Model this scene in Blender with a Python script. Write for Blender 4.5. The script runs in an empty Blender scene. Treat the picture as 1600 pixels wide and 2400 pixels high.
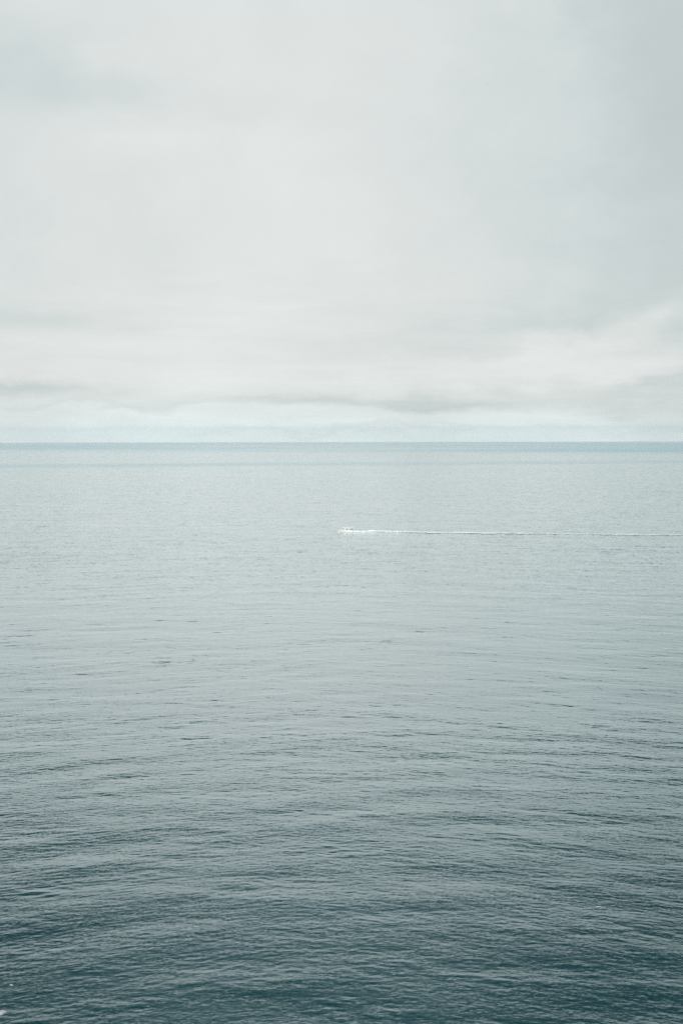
import bpy, bmesh, math, random
import numpy as np
from mathutils import Vector, Matrix
random.seed(4)
S = bpy.context.scene
COL = S.collection
R_EARTH = 6.371e6
CAM_H = 102.0
FPX = 4600.0          # focal length in pixels of the 2400 px high frame (69 mm on 36 mm)
SC = FPX / 3333.0

# ------------------------------------------------------------------ camera
cd = bpy.data.cameras.new('camera')
cam = bpy.data.objects.new('camera', cd); COL.objects.link(cam)
cd.sensor_fit = 'VERTICAL'; cd.sensor_height = 36.0; cd.lens = FPX * 36.0 / 2400.0
cd.clip_start = 0.5; cd.clip_end = 200000
PITCH = math.atan(164 / FPX) + math.sqrt(2 * CAM_H / R_EARTH)   # down from the horizontal; horizon at 0.432 of the frame height
cam.matrix_world = Matrix.Translation((0, 0, CAM_H)) @ (Matrix.Rotation(math.radians(90) - PITCH, 4, 'X') @ Matrix.Rotation(math.radians(-0.10), 4, 'Z'))
S.camera = cam

# ------------------------------------------------------------------ colour management, sampling
S.view_settings.view_transform = 'Standard'; S.view_settings.look = 'None'
S.view_settings.exposure = 0.0; S.view_settings.gamma = 1.0
S.view_settings.use_curve_mapping = False
S.cycles.max_bounces = 6
S.cycles.volume_bounces = 4
S.cycles.sample_clamp_indirect = 4.0
S.cycles.use_denoising = False

# ------------------------------------------------------------------ node helper
class N:
    def __init__(s, tree): s.t = tree; s.n = tree.nodes; s.l = tree.links
    def new(s, typ, **kw):
        nd = s.n.new(typ)
        for k, v in kw.items(): setattr(nd, k, v)
        return nd
    def put(s, sock, v):
        if hasattr(v, 'is_output'): s.l.new(v, sock)
        elif v is not None: sock.default_value = v
    def m(s, op, a, b=None, c=None, clamp=False):
        nd = s.new('ShaderNodeMath', operation=op); nd.use_clamp = clamp
        s.put(nd.inputs[0], a); s.put(nd.inputs[1], b); s.put(nd.inputs[2], c)
        return nd.outputs[0]
    def vec(s, x, y, z):
        nd = s.new('ShaderNodeCombineXYZ')
        s.put(nd.inputs[0], x); s.put(nd.inputs[1], y); s.put(nd.inputs[2], z)
        return nd.outputs[0]
    def noise(s, vec, scale, detail=3.0, rough=0.5, dist=0.0, dims='3D'):
        nd = s.new('ShaderNodeTexNoise', noise_dimensions=dims)
        s.l.new(vec, nd.inputs['Vector']); nd.inputs['Scale'].default_value = scale
        nd.inputs['Detail'].default_value = detail; nd.inputs['Roughness'].default_value = rough
        nd.inputs['Distortion'].default_value = dist
        return nd.outputs['Fac']
    def step(s, v, a, b, lo=0.0, hi=1.0):
        nd = s.new('ShaderNodeMapRange', interpolation_type='SMOOTHSTEP')
        s.put(nd.inputs[0], v)
        for i, x in enumerate((a, b, lo, hi)): nd.inputs[i + 1].default_value = x
        return nd.outputs[0]
    def mixc(s, f, a, b):
        nd = s.new('ShaderNodeMix', data_type='RGBA')
        s.put(nd.inputs[0], f); s.put(nd.inputs[6], a); s.put(nd.inputs[7], b)
        return nd.outputs[2]

def lin(r, g, b):
    f = lambda c: (c / 255) / 12.92 if c <= 10 else (((c / 255) + 0.055) / 1.055) ** 2.4
    return (f(r), f(g), f(b), 1.0)

# ------------------------------------------------------------------ sky: an overcast layer over a Nishita sky
SUN_EL, SUN_AZ = math.radians(36), math.radians(200)     # azimuth clockwise from +Y (the way the camera looks)
w = bpy.data.worlds.new('World'); S.world = w; w.use_nodes = True
t = N(w.node_tree); t.n.clear()
out = t.new('ShaderNodeOutputWorld')
sky = t.new('ShaderNodeTexSky', sky_type='NISHITA')
sky.sun_disc = False; sky.sun_elevation = SUN_EL; sky.sun_rotation = SUN_AZ
bg_sky = t.new('ShaderNodeBackground'); bg_sky.inputs[1].default_value = 0.10
t.l.new(sky.outputs[0], bg_sky.inputs[0])
tc = t.new('ShaderNodeTexCoord')
sep = t.new('ShaderNodeSeparateXYZ'); t.l.new(tc.outputs['Generated'], sep.inputs[0])
dx, dy, dz = sep.outputs
DEG = 180 / math.pi * SC
az = t.m('MULTIPLY', t.m('ARCTAN2', dx, dy), DEG)
el = t.m('MULTIPLY', t.m('ARCSINE', dz), DEG)
elp = t.m('MAXIMUM', el, 0.0)
# position on the flat underside of the cloud deck
inv = t.m('DIVIDE', 1.0, t.m('ADD', t.m('MULTIPLY', t.m('MAXIMUM', dz, 0.0), SC), 0.045))
px = t.m('MULTIPLY', t.m('MULTIPLY', dx, SC), inv); py = t.m('MULTIPLY', dy, inv)
deck = t.vec(px, py, 0.0)
angv = t.vec(t.m('MULTIPLY', az, 0.09), t.m('MULTIPLY', el, 0.115), 0.0)
n_big = t.noise(deck, 0.55, 5, 0.55, 0.6)
n_mid = t.noise(t.vec(t.m('ADD', px, 7.3), t.m('MULTIPLY', py, 0.8), 2.0), 1.7, 6, 0.58, 0.4)
n_ang = t.noise(angv, 1.6, 6, 0.55, 0.4)
n_low = t.noise(t.vec(t.m('MULTIPLY', az, 0.11), t.m('MULTIPLY', el, 0.75), 4.0), 1.6, 6, 0.6, 0.5)
# warped angles for the individual clouds
wz = t.noise(angv, 5.0, 5, 0.6, 0.3)
azw = t.m('ADD', az, t.m('MULTIPLY', t.m('SUBTRACT', wz, 0.5), 5.0))
elw = t.m('ADD', el, t.m('MULTIPLY', t.m('SUBTRACT', t.noise(t.vec(t.m('MULTIPLY', az, 0.12), t.m('MULTIPLY', el, 0.35), 9.0), 2.0, 5, 0.6), 0.5), 2.2))

def P(x, y):      # direction (azimuth, elevation in degrees) of a cloud seen at picture position x, y
    return SC * math.degrees(math.atan((x - 800) / FPX)), SC * (math.degrees(math.atan((1036 - y) / FPX)) - 0.32)
def blob(x, y, sx, sy, amp, tilt=0.0, flat_bottom=False):
    a0, e0 = P(x, y)
    k = 60 / 3490 * 1.0
    sa, se = SC * math.degrees(sx / FPX), SC * math.degrees(sy / FPX)
    c, s_ = math.cos(math.radians(tilt)), math.sin(math.radians(tilt))
    da = t.m('SUBTRACT', azw, a0); de = t.m('SUBTRACT', elw, e0)
    u = t.m('DIVIDE', t.m('ADD', t.m('MULTIPLY', da, c), t.m('MULTIPLY', de, s_)), sa)
    v = t.m('DIVIDE', t.m('SUBTRACT', t.m('MULTIPLY', de, c), t.m('MULTIPLY', da, s_)), se)
    q = t.m('ADD', t.m('MULTIPLY', u, u), t.m('MULTIPLY', v, v))
    return t.m('MULTIPLY', t.m('EXPONENT', t.m('MULTIPLY', q, -1.0)), amp)
BLOBS = [ # x, y, half width, half height, brightness change, tilt
    (60, 905, 190, 26, -0.13, -4), (1000, 956, 180, 22, -0.08, 0), (1180, 940, 330, 26, -0.055, 2),
    (1450, 952, 120, 22, -0.06, 4), (700, 940, 260, 14, -0.08, 0), (250, 955, 260, 8, -0.06, 0), (900, 1005, 500, 6, -0.05, 0),
    (1540, 740, 90, 34, 0.06, 14), (1380, 800, 150, 26, 0.05, 10), (1250, 850, 200, 18, 0.04, 4), (1560, 850, 90, 30, 0.05, 8),
    (1500, 905, 130, 14, -0.06, 6), (1320, 760, 160, 20, -0.04, 10),
    (330, 235, 230, 60, -0.055, -6), (80, 170, 190, 130, -0.06, 0), (1420, 30, 160, 90, -0.05, 0),
    (1580, 500, 200, 560, -0.085, 0), (1300, 330, 420, 330, -0.04, 0), (1640, 90, 260, 220, -0.05, 0),
    (20, 985, 200, 60, -0.06, 0), (1600, 1000, 150, 60, -0.05, 0), (60, 740, 260, 40, -0.04, -4), (1150, 770, 340, 60, -0.04, 6), (30, 560, 90, 110, -0.04, 0),
    (530, 770, 200, 80, 0.035, 14), (1500, 790, 170, 60, 0.05, 10), (1450, 870, 260, 28, 0.04, 4),
    (620, 430, 420, 420, 0.045, 0), (350, 320, 160, 40, 0.03, 4), (680, 720, 90, 12, 0.03, 6),
    (600, 965, 600, 10, 0.03, 0), (1150, 975, 300, 8, 0.03, 0), (800, 885, 500, 20, 0.02, 0)]
L = t.m('ADD', 0.755, t.m('MULTIPLY', t.m('SUBTRACT', n_big, 0.5), 0.05))
L = t.m('ADD', L, t.m('MULTIPLY', t.m('SUBTRACT', n_mid, 0.5), 0.015))
L = t.m('ADD', L, t.m('MULTIPLY', t.m('SUBTRACT', n_ang, 0.5), 0.13))
L = t.m('ADD', L, t.m('MULTIPLY', t.m('MULTIPLY', t.m('SUBTRACT', n_low, 0.5), t.step(el, 9.0, 2.0)), 0.15))
for b in BLOBS: L = t.m('ADD', L, blob(*b))
# out-of-view sky overhead and to the sides dimmed to darken the sea's reflections
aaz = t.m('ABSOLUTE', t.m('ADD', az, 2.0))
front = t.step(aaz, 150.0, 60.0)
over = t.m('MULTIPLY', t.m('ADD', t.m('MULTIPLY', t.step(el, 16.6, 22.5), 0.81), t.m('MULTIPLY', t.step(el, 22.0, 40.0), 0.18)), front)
glow = t.m('MULTIPLY', t.m('MULTIPLY', t.step(el, 16.6, 19.0), t.step(el, 23.0, 19.0)), 0.20)  # added bright band just above the view, lifts the mid-distance sea
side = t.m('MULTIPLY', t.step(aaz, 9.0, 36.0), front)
corner = t.m('MULTIPLY', t.m('MULTIPLY', t.step(t.m('ABSOLUTE', t.m('ADD', az, 2.0)), 3.5, 14.0), t.step(el, 16.5, 22.0)), front)  # extra dimming high at both sides, darkens the near corners of the sea
L = t.m('ADD', L, t.m('MULTIPLY', t.m('SUBTRACT', 1.0, front), 1.15))  # added brightness in the unseen sky behind the camera, lights the yacht
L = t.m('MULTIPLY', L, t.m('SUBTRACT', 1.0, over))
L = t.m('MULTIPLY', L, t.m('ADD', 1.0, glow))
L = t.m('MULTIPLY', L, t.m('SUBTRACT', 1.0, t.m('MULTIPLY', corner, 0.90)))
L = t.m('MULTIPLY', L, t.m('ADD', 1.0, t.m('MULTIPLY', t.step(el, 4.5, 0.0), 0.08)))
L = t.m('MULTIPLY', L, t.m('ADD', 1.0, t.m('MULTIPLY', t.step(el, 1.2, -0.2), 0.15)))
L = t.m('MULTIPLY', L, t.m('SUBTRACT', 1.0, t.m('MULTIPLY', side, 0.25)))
# tint: neutral where bright, cool blue-green where dim, high up and near the horizon
cool = t.m('MAXIMUM', t.step(L, 0.78, 0.66), t.step(el, 15.0, 26.0))
hor = t.m('MULTIPLY', t.step(el, 2.6, 0.0), 0.8)
tint = t.mixc(t.m('MAXIMUM', cool, hor), (0.957, 1.0, 0.985, 1), (0.90, 1.0, 0.995, 1))
tint = t.mixc(t.m('MULTIPLY', t.step(el, 16.5, 22.0), front), tint, (0.70, 1.0, 1.05, 1))  # unseen sky ahead tinted teal so the near sea reflects that colour
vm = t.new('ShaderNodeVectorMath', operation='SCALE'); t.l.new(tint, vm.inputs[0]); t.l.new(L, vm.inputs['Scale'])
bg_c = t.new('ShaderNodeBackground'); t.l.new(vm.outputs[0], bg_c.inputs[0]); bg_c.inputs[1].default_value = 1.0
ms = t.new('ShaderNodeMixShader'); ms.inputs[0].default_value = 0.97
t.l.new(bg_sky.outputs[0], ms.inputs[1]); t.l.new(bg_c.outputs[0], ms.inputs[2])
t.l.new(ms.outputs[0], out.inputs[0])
w.cycles.sampling_method = 'MANUAL'; w.cycles.sample_map_resolution = 512

# ------------------------------------------------------------------ veiled sun behind the camera
sd = bpy.data.lights.new('sun', 'SUN'); sd.energy = 1.5; sd.angle = math.radians(25); sd.color = (1.0, 0.97, 0.92)
sun = bpy.data.objects.new('sun', sd); COL.objects.link(sun)
sv = Vector((math.sin(SUN_AZ) * math.cos(SUN_EL), math.cos(SUN_AZ) * math.cos(SUN_EL), math.sin(SUN_EL)))
sun.rotation_euler = sv.to_track_quat('Z', 'Y').to_euler(); sun.location = (0, -50, 300)

# ------------------------------------------------------------------ object helpers
def tag(o, label=None, cat=None, group=None, kind=None):
    for k, v in (('label', label), ('category', cat), ('group', group), ('kind', kind)):
        if v: o[k] = v
    return o
def obj(name, verts, faces, mat, parent=None, smooth=False):
    me = bpy.data.meshes.new(name); me.from_pydata([tuple(v) for v in verts], [], faces); me.update()
    o = bpy.data.objects.new(name, me); COL.objects.link(o)
    if mat: me.materials.append(mat)
    if smooth: me.polygons.foreach_set('use_smooth', [True] * len(me.polygons))
    if parent: o.parent = parent
    return o
def grid_mesh(name, P_, nr, nc, mat, wrap=False):
    me = bpy.data.meshes.new(name)
    nv = nr * nc
    me.vertices.add(nv); me.vertices.foreach_set('co', P_.reshape(-1).astype(np.float32))
    i = np.arange(nr - 1)[:, None]; j = np.arange(nc if wrap else nc - 1)[None, :]
    j2 = (j + 1) % nc
    q = np.stack([i * nc + j, i * nc + j2, (i + 1) * nc + j2, (i + 1) * nc + j], -1).reshape(-1).astype(np.int32)
    nf = q.size // 4
    me.loops.add(nf * 4); me.loops.foreach_set('vertex_index', q)
    me.polygons.add(nf); me.polygons.foreach_set('loop_start', np.arange(nf, dtype=np.int32) * 4)
    me.polygons.foreach_set('use_smooth', np.ones(nf, dtype=bool))
    me.update(calc_edges=True)
    me.materials.append(mat)
    o = bpy.data.objects.new(name, me); COL.objects.link(o)
    return o

# ------------------------------------------------------------------ wave field: banded spectral tiles, world space
rng = np.random.default_rng(11)
class Band:
    """one octave band of sea waves as a periodic height tile, h in metres"""
    def __init__(s, lmin, lmax, slope, n, spread, theta, cells=3.2):
        s.lmin, s.n, s.cell = lmin, n, lmin / cells
        L_ = n * s.cell
        k1 = np.fft.fftfreq(n, s.cell) * 2 * np.pi
        kx, ky = np.meshgrid(k1, k1, indexing='ij')
        k = np.hypot(kx, ky); k[0, 0] = 1e-9
        lam = 2 * np.pi / k
        x = (np.log2(lam / lmin)) / np.log2(lmax / lmin)
        win = np.where((x > -0.15) & (x < 1.15), np.exp(-((x - 0.5) / 0.5) ** 4), 0)
        ang = np.arctan2(ky, kx) - theta
        A = win * k ** -2.0 * (np.abs(np.cos(ang)) ** spread + 0.05) * (k1[:, None] * 0 + 1)
        F = A * (rng.normal(size=(n, n)) + 1j * rng.normal(size=(n, n)))
        h = np.fft.ifft2(F).real
        sx = np.fft.ifft2(1j * kx * np.fft.fft2(h)).real; sy = np.fft.ifft2(1j * ky * np.fft.fft2(h)).real
        sc = slope / math.sqrt((sx ** 2 + sy ** 2).mean())
        h *= sc
        H = np.fft.fft2(h)
        s.h = h.astype(np.float32)
        s.dx = np.fft.ifft2(1j * kx / k * H).real.astype(np.float32)   # choppy horizontal shift
        s.dy = np.fft.ifft2(1j * ky / k * H).real.astype(np.float32)
        s.rot = rng.uniform(-0.25, 0.25)
        s.off = rng.uniform(0, L_, 2)
    def sample(s, X, Y):
        Y = Y + 0.42 * np.sqrt(X * X + 1600.0)      # crests bend round the headland the camera stands on
        c, sn = math.cos(s.rot), math.sin(s.rot)
        u = ((X * c + Y * sn + s.off[0]) / s.cell); v = ((-X * sn + Y * c + s.off[1]) / s.cell)
        iu = np.floor(u); iv = np.floor(v); fu = (u - iu).astype(np.float32); fv = (v - iv).astype(np.float32)
        # smooth cubic-ish weights avoid visible facets
        iu = iu.astype(np.int64) % s.n; iv = iv.astype(np.int64) % s.n
        iu2 = (iu + 1) % s.n; iv2 = (iv + 1) % s.n
        r = []
        for T in (s.h, s.dx, s.dy):
            r.append(T[iu, iv] * (1 - fu) * (1 - fv) + T[iu2, iv] * fu * (1 - fv) + T[iu, iv2] * (1 - fu) * fv + T[iu2, iv2] * fu * fv)
        dxw = r[1] * c - r[2] * sn; dyw = r[1] * sn + r[2] * c
        return r[0], dxw, dyw
WIND = math.radians(84)          # direction the waves run, from +X
BANDS = [Band(0.5, 1.0, 0.050, 1024, 0.2, WIND + .2),
         Band(1.0, 2.0, 0.052, 1024, 0.35, WIND - .1),
         Band(2.0, 4.0, 0.050, 1024, 0.6, WIND + .1),
         Band(4.0, 8.0, 0.028, 1024, 0.9, WIND),
         Band(8.0, 17, 0.019, 1024, 0.8, WIND - .15),
         Band(17, 45, 0.010, 512, 1.0, WIND + .05),
         Band(45, 130, 0.005, 256, 3, WIND - .1)]
GUSTS = [Band(35, 90, 0.1, 512, 0.3, WIND, 4), Band(150, 400, 0.1, 256, 0.3, WIND, 4), Band(18, 50, 0.1, 1024, 0.3, WIND, 4)]
for b in GUSTS: b.h /= b.h.std()
def wave(X, Y, spacing, chop=0.8):
    Z = np.zeros_like(X, dtype=np.float32); DX = np.zeros_like(Z); DY = np.zeros_like(Z)
    calm = (0.64 - 0.20 * np.clip(1 - (Y - 450) / 650, 0, 1)).astype(np.float32)   # water in the lee of the headland is calmer
    gust = np.exp(0.08 * GUSTS[0].sample(X, Y)[0] + 0.08 * GUSTS[1].sample(X, Y)[0]).astype(np.float32)
    calm = calm * np.clip(gust, 0.4, 2.0)
    groups = np.exp(0.25 * GUSTS[2].sample(X, Y)[0]).astype(np.float32)      # waves run in groups
    for b in BANDS:
        wgt = np.clip((b.lmin * 1.4 / np.maximum(spacing, 1e-3) - 2.0) / 2.0, 0, 1).astype(np.float32)
        if wgt.max() <= 0: continue
        rows = np.where(wgt.max(axis=1) > 0)[0]; a, e = rows[0], rows[-1] + 1
        h, u, v = b.sample(X[a:e], Y[a:e]); g = wgt[a:e] * (calm[a:e] if b.lmin < 3 else calm[a:e] * groups[a:e] if b.lmin < 12 else 1)
        Z[a:e] += h * g; DX[a:e] += u * g * chop; DY[a:e] += v * g * chop
    return Z, DX, DY

# ------------------------------------------------------------------ water material
def water_material():
    mt = bpy.data.materials.new('sea_water'); mt.use_nodes = True
    g = N(mt.node_tree); p = g.n['Principled BSDF']
    geo = g.new('ShaderNodeNewGeometry')
    pos = geo.outputs['Position']
    sp = g.new('ShaderNodeSeparateXYZ'); g.l.new(pos, sp.inputs[0]); X, Y, Z = sp.outputs
    r = g.m('SQRT', g.m('ADD', g.m('MULTIPLY', X, X), g.m('MULTIPLY', Y, Y)))
    at = g.new('ShaderNodeAttribute', attribute_name='unresolved'); lod = at.outputs['Fac']
    # long lanes of ruffled and slick water, lying along the shore (along X)
    lane = g.vec(g.m('MULTIPLY', X, 0.00016), g.m('MULTIPLY', Y, 0.0009), 0.0)
    lane2 = g.vec(g.m('MULTIPLY', X, 0.0016), g.m('MULTIPLY', Y, 0.006), 3.0)
    n1 = g.noise(lane, 1.0, 4, 0.55, 0.5); n2 = g.noise(lane2, 1.0, 4, 0.6, 0.5)
    wob = g.m('MULTIPLY', g.m('SUBTRACT', g.noise(g.vec(g.m('MULTIPLY', X, 0.0006), 0.0, 5.0), 1.0, 4, 0.6), 0.5), 900)
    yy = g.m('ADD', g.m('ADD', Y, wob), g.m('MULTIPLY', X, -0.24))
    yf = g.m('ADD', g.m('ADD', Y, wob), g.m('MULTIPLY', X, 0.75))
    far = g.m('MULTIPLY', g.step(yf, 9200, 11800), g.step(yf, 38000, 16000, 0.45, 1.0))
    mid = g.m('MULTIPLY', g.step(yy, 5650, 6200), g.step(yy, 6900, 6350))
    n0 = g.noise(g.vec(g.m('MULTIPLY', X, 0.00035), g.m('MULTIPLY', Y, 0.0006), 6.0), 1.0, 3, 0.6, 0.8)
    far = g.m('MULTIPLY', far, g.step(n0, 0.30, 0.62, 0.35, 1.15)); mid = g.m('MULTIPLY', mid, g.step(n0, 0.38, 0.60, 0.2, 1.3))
    ruf = g.m('ADD', g.m('MULTIPLY', g.m('SUBTRACT', n1, 0.5), 0.9), g.m('MULTIPLY', g.m('SUBTRACT', n2, 0.5), 0.5))
    n3 = g.noise(g.vec(g.m('MULTIPLY', X, 0.010), g.m('MULTIPLY', Y, 0.020), 7.0), 1.0, 3, 0.6, 0.3)
    n4 = g.noise(g.vec(g.m('MULTIPLY', X, 0.070), g.m('MULTIPLY', Y, 0.045), 8.0), 1.0, 3, 0.6, 0.3)
    n5 = g.noise(g.vec(g.m('MULTIPLY', X, 0.28), g.m('MULTIPLY', Y, 0.11), 9.0), 1.0, 2, 0.6, 0.3)
    gust = g.m('ADD', g.m('MULTIPLY', g.m('SUBTRACT', n3, 0.5), 0.9), g.m('MULTIPLY', g.m('SUBTRACT', n4, 0.5), 1.6))
    gust2 = g.m('ADD', gust, g.m('MULTIPLY', g.m('SUBTRACT', n5, 0.5), 1.8))
    ruf = g.m('ADD', ruf, gust)
    ruf = g.m('ADD', ruf, g.m('ADD', g.m('MULTIPLY', far, 0.9), g.m('MULTIPLY', mid, 0.45)))
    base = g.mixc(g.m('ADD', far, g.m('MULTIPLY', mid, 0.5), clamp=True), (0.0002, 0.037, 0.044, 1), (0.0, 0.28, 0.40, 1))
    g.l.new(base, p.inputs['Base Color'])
    p.inputs['IOR'].default_value = 1.34
    p.inputs['Coat Weight'].default_value = 0.86; p.inputs['Coat Roughness'].default_value = 0.05; p.inputs['Coat IOR'].default_value = 1.34; p.inputs['Coat Tint'].default_value = (0.87, 0.98, 1.0, 1)
    rough = g.step(r, 330, 800, 0.18, 0.06)
    rough = g.m('ADD', rough, g.m('MULTIPLY', ruf, 0.07))
    rough = g.m('ADD', rough, g.m('ADD', g.m('MULTIPLY', far, 0.045), g.m('MULTIPLY', mid, 0.048)), clamp=True)
    rough = g.m('MAXIMUM', rough, 0.03)
    g.l.new(rough, p.inputs['Roughness']); g.l.new(rough, p.inputs['Coat Roughness'])
    # small ripples the mesh does not carry
    def slopes(sx, sy, off, detail):
        nd = g.new('ShaderNodeTexNoise'); g.l.new(g.vec(g.m('MULTIPLY', X, sx), g.m('MULTIPLY', Y, sy), off), nd.inputs['Vector'])
        nd.inputs['Scale'].default_value = 1.0; nd.inputs['Detail'].default_value = detail; nd.inputs['Roughness'].default_value = 0.55
        vm = g.new('ShaderNodeVectorMath', operation='SUBTRACT'); g.l.new(nd.outputs['Color'], vm.inputs[0]); vm.inputs[1].default_value = (0.5, 0.5, 0.5)
        return vm.outputs[0]
    def scaled(v, k):
        vm = g.new('ShaderNodeVectorMath', operation='SCALE'); g.l.new(v, vm.inputs[0]); g.put(vm.inputs['Scale'], k); return vm.outputs[0]
    def plus(a, b):
        vm = g.new('ShaderNodeVectorMath', operation='ADD'); g.l.new(a, vm.inputs[0]); g.l.new(b, vm.inputs[1]); return vm.outputs[0]
    gk = g.m('MAXIMUM', g.m('ADD', 1.0, g.m('MULTIPLY', gust2, 1.9)), 0.15)
    tot = scaled(slopes(1.6, 2.0, 1.0, 3), g.m('MULTIPLY', gk, 0.15))
    tot = plus(tot, scaled(slopes(0.42, 0.6, 2.0, 3), g.m('MULTIPLY', gk, g.m('MULTIPLY', g.step(lod, 0.05, 0.35), 0.44))))
    tot = plus(tot, scaled(slopes(0.13, 0.17, 3.0, 3), g.m('MULTIPLY', gk, g.m('MULTIPLY', g.step(lod, 0.35, 0.65), 0.28))))
    flat = g.new('ShaderNodeVectorMath', operation='MULTIPLY'); g.l.new(tot, flat.inputs[0]); flat.inputs[1].default_value = (1, 1, 0)
    nn = g.new('ShaderNodeVectorMath', operation='NORMALIZE'); g.l.new(plus(geo.outputs['Normal'], flat.outputs[0]), nn.inputs[0])
    g.l.new(nn.outputs[0], p.inputs['Normal']); g.l.new(nn.outputs[0], p.inputs['Coat Normal'])
    return mt

# ------------------------------------------------------------------ sea: one sheet curving with the earth past the horizon
def radii():
    rs = [3.0]
    while rs[-1] < 45000:
        r = rs[-1]
        if r < 150: d = 12.0
        elif r < 300: d = 1.2
        elif r < 560: d = 0.28
        elif r < 6000: d = 0.28 * (r / 560) ** 1.55
        else: d = 10.0 * (r / 6000) ** 2.4
        rs.append(r + d)
    return np.array(rs)
rs = radii()
fine = np.arange(-12.5, 12.5, 0.032)
coarse = []
a = 12.5; st = 0.032
while a < 180:
    coarse.append(a); st = min(st * 1.25, 3.0); a += st
coarse = [c for c in coarse if c < 179]
azs = np.radians(np.array([-c for c in coarse[::-1] if c > 12.5] + list(fine) + coarse + [180.0]))
RR, AA = np.meshgrid(rs, azs, indexing='ij')
X = RR * np.sin(AA); Y = RR * np.cos(AA)
dr = np.gradient(rs)[:, None] * np.ones_like(AA); da = RR * np.gradient(azs)[None, :]
spacing = np.maximum(dr, da)
Z, DX, DY = wave(X, Y, spacing)
PP = np.stack([X - DX, Y - DY, Z - RR ** 2 / (2 * R_EARTH)], -1)
WATER = water_material()
sea = grid_mesh('sea', PP, len(rs), len(azs), WATER, wrap=True)
att = sea.data.attributes.new('unresolved', 'FLOAT', 'POINT')
lod = np.clip(np.log2(np.maximum(spacing, 0.3) / 0.5) / 5.0, 0, 1)
att.data.foreach_set('value', lod.reshape(-1).astype(np.float32))
tag(sea, kind='structure', label='grey green open sea covered in small waves up to the horizon')
print('sea verts', len(rs), len(azs), len(rs) * len(azs))

def ground(px_, py_, z=0.0):      # where the sea seen at a picture position of the photograph lies
    d = Vector(((px_ - 800) / FPX, (1200 - py_) / FPX, -1.0)).normalized()
    d = cam.matrix_world.to_3x3() @ d
    k = (z - CAM_H) / d.z
    return Vector((d.x * k, d.y * k, z))

# ------------------------------------------------------------------ paint, glass and foam
def paint(name, col, rough=0.35, metal=0.0, grime=0.06):
    mt = bpy.data.materials.new(name); mt.use_nodes = True
    g = N(mt.node_tree); p = g.n['Principled BSDF']
    tcn = g.new('ShaderNodeTexCoord'); n = g.noise(tcn.outputs['Object'], 0.9, 5, 0.6)
    c2 = tuple(c * (1 - grime * 3) for c in col[:3]) + (1,)
    g.l.new(g.mixc(g.step(n, 0.35, 0.75), col, c2), p.inputs['Base Color'])
    g.l.new(g.m('ADD', g.m('MULTIPLY', n, 0.2), rough - 0.1), p.inputs['Roughness']); p.inputs['Metallic'].default_value = metal
    return mt
M_HULL = paint('white_gelcoat', (0.75, 0.76, 0.75, 1), 0.3)
M_DECK = paint('pale_deck', (0.62, 0.61, 0.57, 1), 0.6)
M_DARK = paint('dark_recess', (0.035, 0.035, 0.035, 1), 0.5)
M_GREY = paint('grey_fender', (0.12, 0.12, 0.12, 1), 0.6)
M_GLASS = paint('tinted_glass', (0.012, 0.014, 0.014, 1), 0.15)
M_STEEL = paint('brushed_rail', (0.55, 0.56, 0.56, 1), 0.3, 0.7)
M_RED = paint('antifouling', (0.05, 0.07, 0.10, 1), 0.6)
M_GULL = paint('pale_feathers', (0.35, 0.36, 0.37, 1), 0.8)
M_GULLD = paint('dark_wing_feathers', (0.12, 0.12, 0.13, 1), 0.8)
def foam_material(name, lo=0.42, hi=0.60, scale=0.6, ax=0.5, top=1.0):
    mt = bpy.data.materials.new(name); mt.use_nodes = True
    g = N(mt.node_tree); p = g.n['Principled BSDF']; p.inputs['Base Color'].default_value = (0.66, 0.675, 0.67, 1); p.inputs['Roughness'].default_value = 0.9
    geo = g.new('ShaderNodeNewGeometry'); sp = g.new('ShaderNodeSeparateXYZ'); g.l.new(geo.outputs['Position'], sp.inputs[0])
    v = g.vec(g.m('MULTIPLY', sp.outputs[0], ax), sp.outputs[1], 0.0)
    n = g.noise(v, scale, 5, 0.65, 0.8)
    at = g.new('ShaderNodeAttribute', attribute_name='cover')
    f = g.step(g.m('ADD', n, g.m('SUBTRACT', at.outputs['Fac'], 0.5)), lo, hi)
    f = g.m('MULTIPLY', f, top)
    tr = g.new('ShaderNodeBsdfTransparent'); mx = g.new('ShaderNodeMixShader')
    g.l.new(f, mx.inputs[0]); g.l.new(tr.outputs[0], mx.inputs[1]); g.l.new(p.outputs[0], mx.inputs[2])
    g.l.new(mx.outputs[0], g.n['Material Output'].inputs[0])
    return mt
M_FOAM = foam_material('churned_foam', 0.25, 0.5)
M_LACE = foam_material('thin_foam', 0.40, 0.58, 2.6, 0.8, 0.55)

def sea_z(X_, Y_):
    X_ = np.atleast_2d(X_); Y_ = np.atleast_2d(Y_)
    z, _, _ = wave(X_, Y_, np.full(X_.shape, 2.0), 0)
    return z

# ------------------------------------------------------------------ motor yacht
def box_verts(x0, x1, y0, y1, z0, z1, rake_f=0.0, rake_b=0.0, taper=0.0):
    """box along x with raked front (low x) and back, sides leaning in by taper"""
    v = [(x0, y0, z0), (x1, y0, z0), (x1, y1, z0), (x0, y1, z0),
         (x0 + rake_f, y0 + taper, z1), (x1 - rake_b, y0 + taper, z1), (x1 - rake_b, y1 - taper, z1), (x0 + rake_f, y1 - taper, z1)]
    f = [(3, 2, 1, 0), (4, 5, 6, 7), (0, 1, 5, 4), (1, 2, 6, 5), (2, 3, 7, 6), (3, 0, 4, 7)]
    return v, f
def bevel(o, wd, seg=2):
    bm = bmesh.new(); bm.from_mesh(o.data)
    bmesh.ops.bevel(bm, geom=bm.edges[:], offset=wd, segments=seg, affect='EDGES', profile=0.6)
    bm.to_mesh(o.data); bm.free(); o.data.update()
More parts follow.
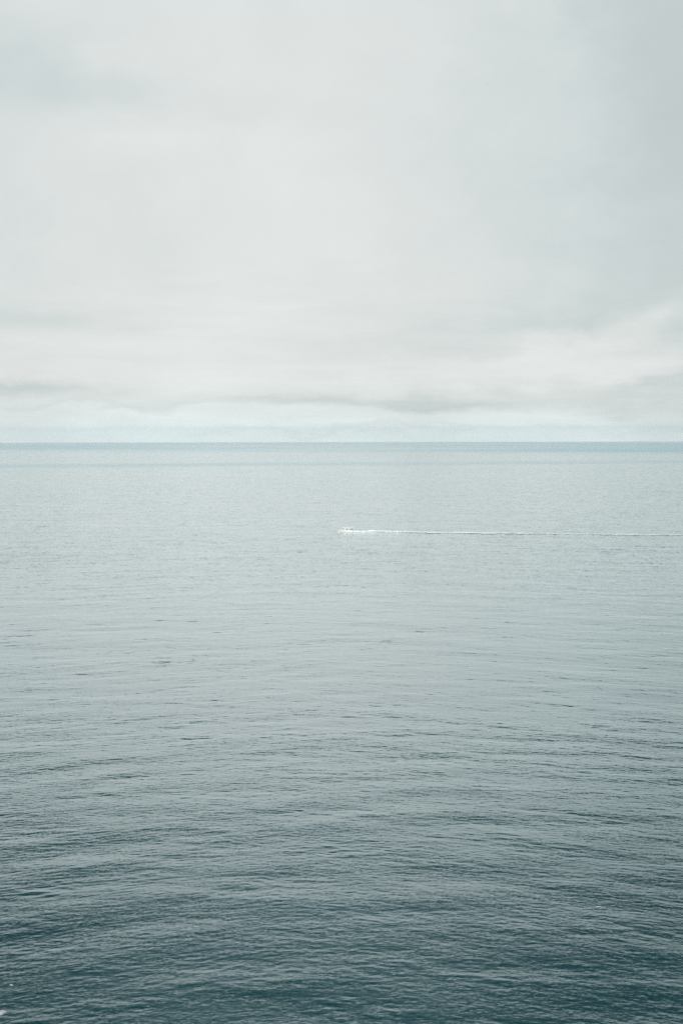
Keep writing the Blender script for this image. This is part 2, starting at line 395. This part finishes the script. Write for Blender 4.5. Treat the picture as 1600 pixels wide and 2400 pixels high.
def box(name, parent, mat, *a, bev=0.05, **k):
    v, f = box_verts(*a, **k); o = obj(name, v, f, mat, parent)
    if bev: bevel(o, bev)
    return o
def tube_bm(bm, p0, p1, r, seg=6):
    p0, p1 = Vector(p0), Vector(p1); d = p1 - p0
    q = d.to_track_quat('Z', 'Y').to_matrix().to_4x4()
    bmesh.ops.create_cone(bm, cap_ends=True, segments=seg, radius1=r, radius2=r, depth=d.length, matrix=Matrix.Translation((p0 + p1) / 2) @ q)
def tubes(name, parent, mat, segs, r):
    bm = bmesh.new()
    for p0, p1 in segs: tube_bm(bm, p0, p1, r)
    me = bpy.data.meshes.new(name); bm.to_mesh(me); bm.free(); me.materials.append(mat)
    o = bpy.data.objects.new(name, me); COL.objects.link(o); o.parent = parent
    return o

def build_yacht(loc, heading):
    """bow towards local -x, port side towards local -y, 17.4 m long"""
    y = bpy.data.objects.new('motor_yacht', None); COL.objects.link(y)
    y.location = loc; y.rotation_euler = (0, math.radians(1.6), heading)
    tag(y, 'white two deck motor yacht with dark windows heading left ahead of its wake', 'yacht')
    # hull: stations from stem (-8.7) to transom (8.7)
    st = []
    n = 22
    for i in range(n):
        u = i / (n - 1); xd = -8.7 + 17.4 * u
        beam = 2.35 * (1 - (1 - min(u / 0.42, 1)) ** 2.1) * (1 - 0.10 * max(0, u - 0.6) / 0.4) + 0.03
        sheer = 2.55 - 1.15 * u + 0.35 * u * u
        rake = 1.5 * (1 - u) ** 3
        chine = beam * (0.55 + 0.38 * min(1, u / 0.5))
        ring = [(xd + rake, 0, -0.55), (xd + rake * 0.85, chine * 0.6, -0.35), (xd + rake * 0.7, chine, 0.12),
                (xd + rake * 0.45, beam * 0.90 if u > 0.1 else beam * .8, sheer * 0.45), (xd + rake * 0.12, beam * 0.985, sheer * 0.85), (xd, beam, sheer)]
        full = [(a, -b, c) for a, b, c in ring[::-1]] + ring[1:]
        st.append(full)
    m = len(st[0]); verts = [v for s_ in st for v in s_]; faces = []
    for i in range(n - 1):
        for j in range(m - 1):
            faces.append((i * m + j, i * m + j + 1, (i + 1) * m + j + 1, (i + 1) * m + j))
    faces.append(tuple(range((n - 1) * m, n * m)))
    faces.append(tuple(range(m - 1, -1, -1)))
    hull = obj('hull', verts, faces, M_HULL, y, smooth=False)
    # deck inside the sheer, 12 cm below it
    dv, df = [], []
    for i, s_ in enumerate(st):
        x_, yy_, z_ = s_[0]; dv += [(x_, yy_ + 0.05, z_ - 0.12), (x_, -yy_ - 0.05, z_ - 0.12)]
    for i in range(n - 1): df.append((2 * i, 2 * i + 1, 2 * i + 3, 2 * i + 2))
    obj('deck', dv, df, M_DECK, y)
    # rubbing strake along the sheer
    for sg in (0, m - 1):
        tubes('rubbing_strake', y, M_STEEL, [(st[i][sg], st[i + 1][sg]) for i in range(n - 1)], 0.05)
    # main cabin
    cab = box('cabin', y, M_HULL, -5.4, 6.0, -1.95, 1.95, 1.25, 3.55, rake_f=1.9, rake_b=0.1, taper=0.12, bev=0.10)
    side = []
    for x0, x1 in ((-4.0, -1.7), (-0.9, -0.62), (0.3, 2.5), (3.6, 5.75)):
        for sg in (-1, 1):
            v, f = box_verts(x0, x1, -0.03, 0.03, 2.05 if x0 != 3.6 else 2.1, 2.95 if x0 < 0 else 2.85, rake_f=0.5 if x0 < -3 else 0.1, rake_b=0.0)
            wv = [(a_, sg * (1.955 - 0.052 * (c_ - 1.25)) + b_, c_) for a_, b_, c_ in v]
            obj('window', wv, f, M_GLASS, cab)
    # front windscreen of the main cabin, on its sloping face
    def on_front(x_, z_, off=0.03): return (x_, z_)
    for y0, y1 in ((-1.5, -0.55), (-0.45, 0.45), (0.55, 1.5)):
        p0 = lambda z_: -5.4 + 1.9 * (z_ - 1.25) / 2.3
        v = []
        for z_ in (2.3, 3.2):
            for o_ in (-0.06, 0.02):
                for yy_ in (y0, y1): v.append((p0(z_) + o_, yy_, z_))
        f = [(0, 1, 5, 4), (2, 6, 7, 3), (0, 4, 6, 2), (1, 3, 7, 5), (4, 5, 7, 6), (0, 2, 3, 1)]
        obj('windscreen', v, f, M_GLASS, cab)
    # overhanging upper deck
    box('upper_deck', y, M_HULL, -3.9, 7.3, -2.1, 2.1, 3.55, 3.75, rake_f=0.15, bev=0.05)
    # aft cockpit pillars and bulwark
    for sg in (-1, 1):
        tubes('pillar', y, M_HULL, [((7.0, sg * 1.95, 1.6), (6.9, sg * 1.95, 3.6))], 0.09)
    box('cockpit_bulkhead', y, M_DARK, 6.0, 6.08, -1.5, 1.5, 1.35, 3.35, bev=0.0)
    box('transom_door', y, M_GREY, 8.62, 8.78, -0.9, 0.9, 0.25, 1.25, bev=0.02)
    box('swim_platform', y, M_GREY, 8.7, 9.7, -1.9, 1.9, 0.35, 0.5, bev=0.04)
    box('engine_vent', y, M_GREY, 6.9, 8.2, -2.20, -2.12, 0.95, 1.35, bev=0.0)
    # wheelhouse on the upper deck, with its windows
    wh = box('wheelhouse', y, M_HULL, -3.3, 1.3, -1.55, 1.55, 3.75, 5.05, rake_f=1.2, rake_b=0.2, taper=0.15, bev=0.08)
    for x0, x1 in ((-2.4, -1.75), (-1.45, 0.95)):
        for sg in (-1, 1):
            v, f = box_verts(x0, x1, -0.03, 0.03, 4.2, 4.72, rake_f=0.3 if x0 < -2 else 0.05)
            obj('window', [(a_, sg * (1.555 - 0.115 * (c_ - 3.75)) + b_, c_) for a_, b_, c_ in v], f, M_GLASS, wh)
    for y0, y1 in ((-1.2, -0.1), (0.1, 1.2)):
        v = []
        p0 = lambda z_: -3.3 + 1.2 * (z_ - 3.75) / 1.3
        for z_ in (4.25, 4.8):
            for o_ in (-0.05, 0.02):
                for yy_ in (y0, y1): v.append((p0(z_) + o_, yy_, z_))
        obj('windscreen', v, [(0, 1, 5, 4), (2, 6, 7, 3), (0, 4, 6, 2), (1, 3, 7, 5), (4, 5, 7, 6), (0, 2, 3, 1)], M_GLASS, wh)
    # roof over the wheelhouse and the open aft upper deck
    box('roof', y, M_HULL, -2.7, 6.3, -1.75, 1.75, 5.05, 5.2, rake_f=0.4, rake_b=0.2, bev=0.05)
    for x_ in (2.3, 4.3, 6.0):
        for sg in (-1, 1):
            tubes('roof_post', y, M_HULL, [((x_, sg * 1.6, 3.75), (x_ - 0.15, sg * 1.55, 5.1))], 0.14)
    box('deck_bench', y, M_GREY, 2.6, 3.6, -1.2, 1.2, 3.75, 4.4, bev=0.05)
    box('deck_bench', y, M_GREY, 4.9, 5.9, -1.2, 1.2, 3.75, 4.45, bev=0.05)
    box('bulwark', y, M_HULL, 1.35, 7.1, -1.98, -1.9, 3.75, 4.25, bev=0.0)
    box('bulwark', y, M_HULL, 1.35, 7.1, 1.9, 1.98, 3.75, 4.25, bev=0.0)
    # mast with radar
    tubes('mast', y, M_HULL, [((0.2, 0, 5.2), (0.5, 0, 6.3)), ((0.45, -0.7, 6.0), (0.45, 0.7, 6.0))], 0.07)
    box('radar', y, M_HULL, -0.5, 0.3, -0.55, 0.55, 5.2, 5.45, bev=0.08)
    tubes('antenna', y, M_STEEL, [((1.2, 1.2, 5.2), (1.5, 1.2, 7.2))], 0.025)
    # bow rail
    segs = []; prev = None
    for i in range(0, 9):
        a_ = st[i][0]; t_ = Vector((a_[0] + 0.1, a_[1] + 0.06, a_[2] + 0.75)); segs.append((Vector(a_), t_))
        if prev: segs.append((prev, t_))
        prev = t_
    mir = [(Vector((p_.x, -p_.y, p_.z)), Vector((q_.x, -q_.y, q_.z))) for p_, q_ in segs]
    tubes('bow_rail', y, M_STEEL, segs, 0.03); tubes('bow_rail', y, M_STEEL, mir, 0.03)
    return y
bow = ground(791, 1245.3); stern = ground(829.5, 1245.6)
ctr = (bow + stern) / 2
HEAD = math.radians(-9.0)          # turned slightly away from the camera, local +x (aft) swings towards it
yacht = build_yacht((ctr.x, ctr.y, 0.0), HEAD)

# ------------------------------------------------------------------ wake and bow wave
def strip(name, pts, half, height, cover, mat, nc=9, jit=0.5):
    pts = np.array(pts); n = len(pts)
    tdir = np.gradient(pts, axis=0); tdir /= np.linalg.norm(tdir, axis=1)[:, None]
    nrm = np.stack([-tdir[:, 1], tdir[:, 0]], -1)
    r2 = np.random.default_rng(5)
    def sm(k):
        x = r2.normal(size=n + 40); return np.convolve(x, np.hanning(k) / np.hanning(k).sum() * math.sqrt(k) * .8, 'same')[20:-20]
    e1, e2, hj = sm(15), sm(15), sm(9)
    c = np.linspace(-1, 1, nc)
    W1 = half * np.clip(1 + jit * e1, 0.4, 2)
    X_ = pts[:, 0:1] + nrm[:, 0:1] * W1[:, None] * c[None]; Y_ = pts[:, 1:2] + nrm[:, 1:2] * W1[:, None] * c[None]
    prof = np.clip(1 - c ** 2, 0, 1)
    Hh = (height * np.clip(1 + 0.2 * hj, 0.6, 1.5))[:, None] * prof[None] * (1 + 0.35 * r2.normal(size=(n, nc)))
    z = sea_z(X_, Y_) + 0.12 + np.abs(Hh) * (prof[None] > 0.01)
    z -= (X_ ** 2 + Y_ ** 2) / (2 * R_EARTH)
    o = grid_mesh(name, np.stack([X_, Y_, z], -1), n, nc, mat)
    a_ = o.data.attributes.new('cover', 'FLOAT', 'POINT')
    cv = cover[:, None] * (0.35 + 0.65 * prof[None] ** 0.5)
    a_.data.foreach_set('value', cv.reshape(-1).astype(np.float32))
    return o
path_px = [(826, 1246), (850, 1245.5), (880, 1244.5), (905, 1245.5), (940, 1246), (1000, 1247.5), (1080, 1248), (1150, 1249), (1250, 1250), (1400, 1251.5), (1600, 1253), (1800, 1255), (2000, 1257)]
pp = [ground(*q) for q in path_px]
xs = np.array([q.x for q in pp]); ys = np.array([q.y for q in pp])
X_w = np.arange(xs[0], xs[-1], 0.7)
Y_w = np.interp(X_w, xs, ys)
kk = np.hanning(25); kk /= kk.sum(); Yp = np.pad(Y_w, 12, mode='edge'); Y_w = np.convolve(Yp, kk, 'valid')
s_ = (X_w - X_w[0])
half = 2.8 + 4.5 * np.clip(s_ / 60, 0, 1) + 5 * np.clip(s_ / 400, 0, 1)
hgt = 0.35 * np.exp(-s_ / 50) + 0.50 * np.exp(-s_ / 150) + 0.19
cov = 0.31 + 0.70 * np.exp(-s_ / 170)
wake = strip('wake', np.stack([X_w, Y_w], -1), half, hgt, cov, M_FOAM)
tag(wake, 'long thin white foam wake trailing right from the yacht stern across the sea', 'wake')
# bow wave hugging the near side of the hull
Rm = Matrix.Rotation(HEAD, 3, 'Z')
def loc2(x_, y_): v = Rm @ Vector((x_, y_, 0)); return (ctr.x + v.x, ctr.y + v.y)
side_pts = []
for k in range(40):
    u = k / 39; x_ = -7.8 + 17.5 * u; y_ = -0.5 - 2.1 * min(1, u / 0.35) ** 0.8 - 0.6 * u
    side_pts.append(loc2(x_, y_))
u = np.linspace(0, 1, 40)
bw = strip('bow_wave', side_pts, np.full(40, 0.55) * (0.5 + u), 0.45 * np.exp(-((u - 0.25) / 0.3) ** 2) + 0.3, np.full(40, 1.2), M_FOAM, jit=0.3)
tag(bw, 'white bow wave foam curling along the near side of the yacht hull', 'bow wave')

# ------------------------------------------------------------------ small whitecaps close to the camera
def whitecap(px_, py_, a_len, b_len, rotd, label, cover=0.75, seed=1):
    c_ = ground(px_, py_)
    n1_, n2_ = 36, 18
    U, V = np.meshgrid(np.linspace(-1, 1, n1_), np.linspace(-1, 1, n2_), indexing='ij')
    ca, sa = math.cos(math.radians(rotd)), math.sin(math.radians(rotd))
    X_ = c_.x + U * a_len * ca - V * b_len * sa; Y_ = c_.y + U * a_len * sa + V * b_len * ca
    d = wave(X_, Y_, np.full(X_.shape, 0.36), 0.8)
    Xd, Yd = X_ - d[1], Y_ - d[2]
    o = grid_mesh('whitecap', np.stack([Xd, Yd, d[0] + 0.06 - (X_ ** 2 + Y_ ** 2) / (2 * R_EARTH)], -1), n1_, n2_, M_LACE)
    a_ = o.data.attributes.new('cover', 'FLOAT', 'POINT')
    rr = np.sqrt(U ** 2 + V ** 2)
    a_.data.foreach_set('value', (cover * np.clip(1.15 - rr ** 1.5, 0, 1)).reshape(-1).astype(np.float32))
    tag(o, label, 'whitecap', 'small whitecaps on the near sea')
    return o
whitecap(2, 2374, 1.8, 3.0, 0, 'largest patch of lacy white foam, at the bottom left corner of the sea', 0.62)
whitecap(27, 2309, 0.5, 0.9, 30, 'short white foam streak just above the lacy foam in the bottom left corner', 0.68)
whitecap(1401, 2124, 0.5, 1.2, -30, 'tiny white foam fleck on the dark water near the right edge', 0.85)
whitecap(1152, 2101, 0.4, 0.8, 0, 'tiny white foam fleck right of the middle, farthest from the camera of the flecks', 0.8)

# ------------------------------------------------------------------ a distant seabird
def seabird(px_, py_, dist):
    d = Vector(((px_ - 800) / FPX, (1200 - py_) / FPX, -1.0)).normalized()
    p = cam.matrix_world.translation + (cam.matrix_world.to_3x3() @ d) * dist
    v, f = [], []
    prof = [(-0.30, 0.01), (-0.24, 0.045), (-0.12, 0.07), (0.02, 0.075), (0.14, 0.05), (0.24, 0.03), (0.32, 0.045), (0.34, 0.02)]
    for i, (x_, r_) in enumerate(prof):
        for k in range(8):
            a_ = k * math.pi / 4; v.append((math.cos(a_) * r_, x_, math.sin(a_) * r_))
    for i in range(len(prof) - 1):
        for k in range(8): f.append((i * 8 + k, i * 8 + (k + 1) % 8, (i + 1) * 8 + (k + 1) % 8, (i + 1) * 8 + k))
    f.append(tuple(range(8))); f.append(tuple(range(len(prof) * 8 - 1, len(prof) * 8 - 9, -1)))
    b = obj('seabird', v, f, M_GULL, None, smooth=True); b.location = p; b.rotation_euler = (0, 0, math.radians(35)); b.scale = (0.36, 0.36, 0.36)
    for sg in (-1, 1):
        pts = [(0.05, .12, -.05, .02), (0.25, .15, -.06, .10), (0.42, .13, -.04, .11), (0.62, .04, -.06, .02), (0.75, -.06, -.09, -.04)]
        wv, wf = [], []
        for x_, yl, yt, z_ in pts:
            wv += [(sg * x_, yl, z_ + .012), (sg * x_, yt, z_ + .012), (sg * x_, yt, z_ - .012), (sg * x_, yl, z_ - .012)]
        for i in range(4):
            for k in range(4): wf.append((i * 4 + k, i * 4 + (k + 1) % 4, (i + 1) * 4 + (k + 1) % 4, (i + 1) * 4 + k))
        wf += [(0, 1, 2, 3), (19, 18, 17, 16)]
        obj('wing', wv, wf, M_GULLD, b)
    tag(b, 'tiny grey seabird gliding alone high in the overcast sky', 'bird')
seabird(1141, 197.5, 440)

# ------------------------------------------------------------------ haze over the whole sea
HAZE = True
if HAZE:
    mt = bpy.data.materials.new('sea_haze'); mt.use_nodes = True
    g = N(mt.node_tree); g.n.remove(g.n['Principled BSDF'])
    pv = g.new('ShaderNodeVolumePrincipled'); pv.inputs['Color'].default_value = (0.80, 0.955, 1.0, 1)
    pv.inputs['Density'].default_value = 0.65e-5; pv.inputs['Anisotropy'].default_value = 0.75
    g.l.new(pv.outputs[0], g.n['Material Output'].inputs['Volume'])
    mt.cycles.homogeneous_volume = True
    v, f = box_verts(-47000, 47000, -47000, 47000, -200, 185)
    hz = obj('haze', v, f, mt); tag(hz, kind='stuff', label='thin pale sea haze softening the horizon')
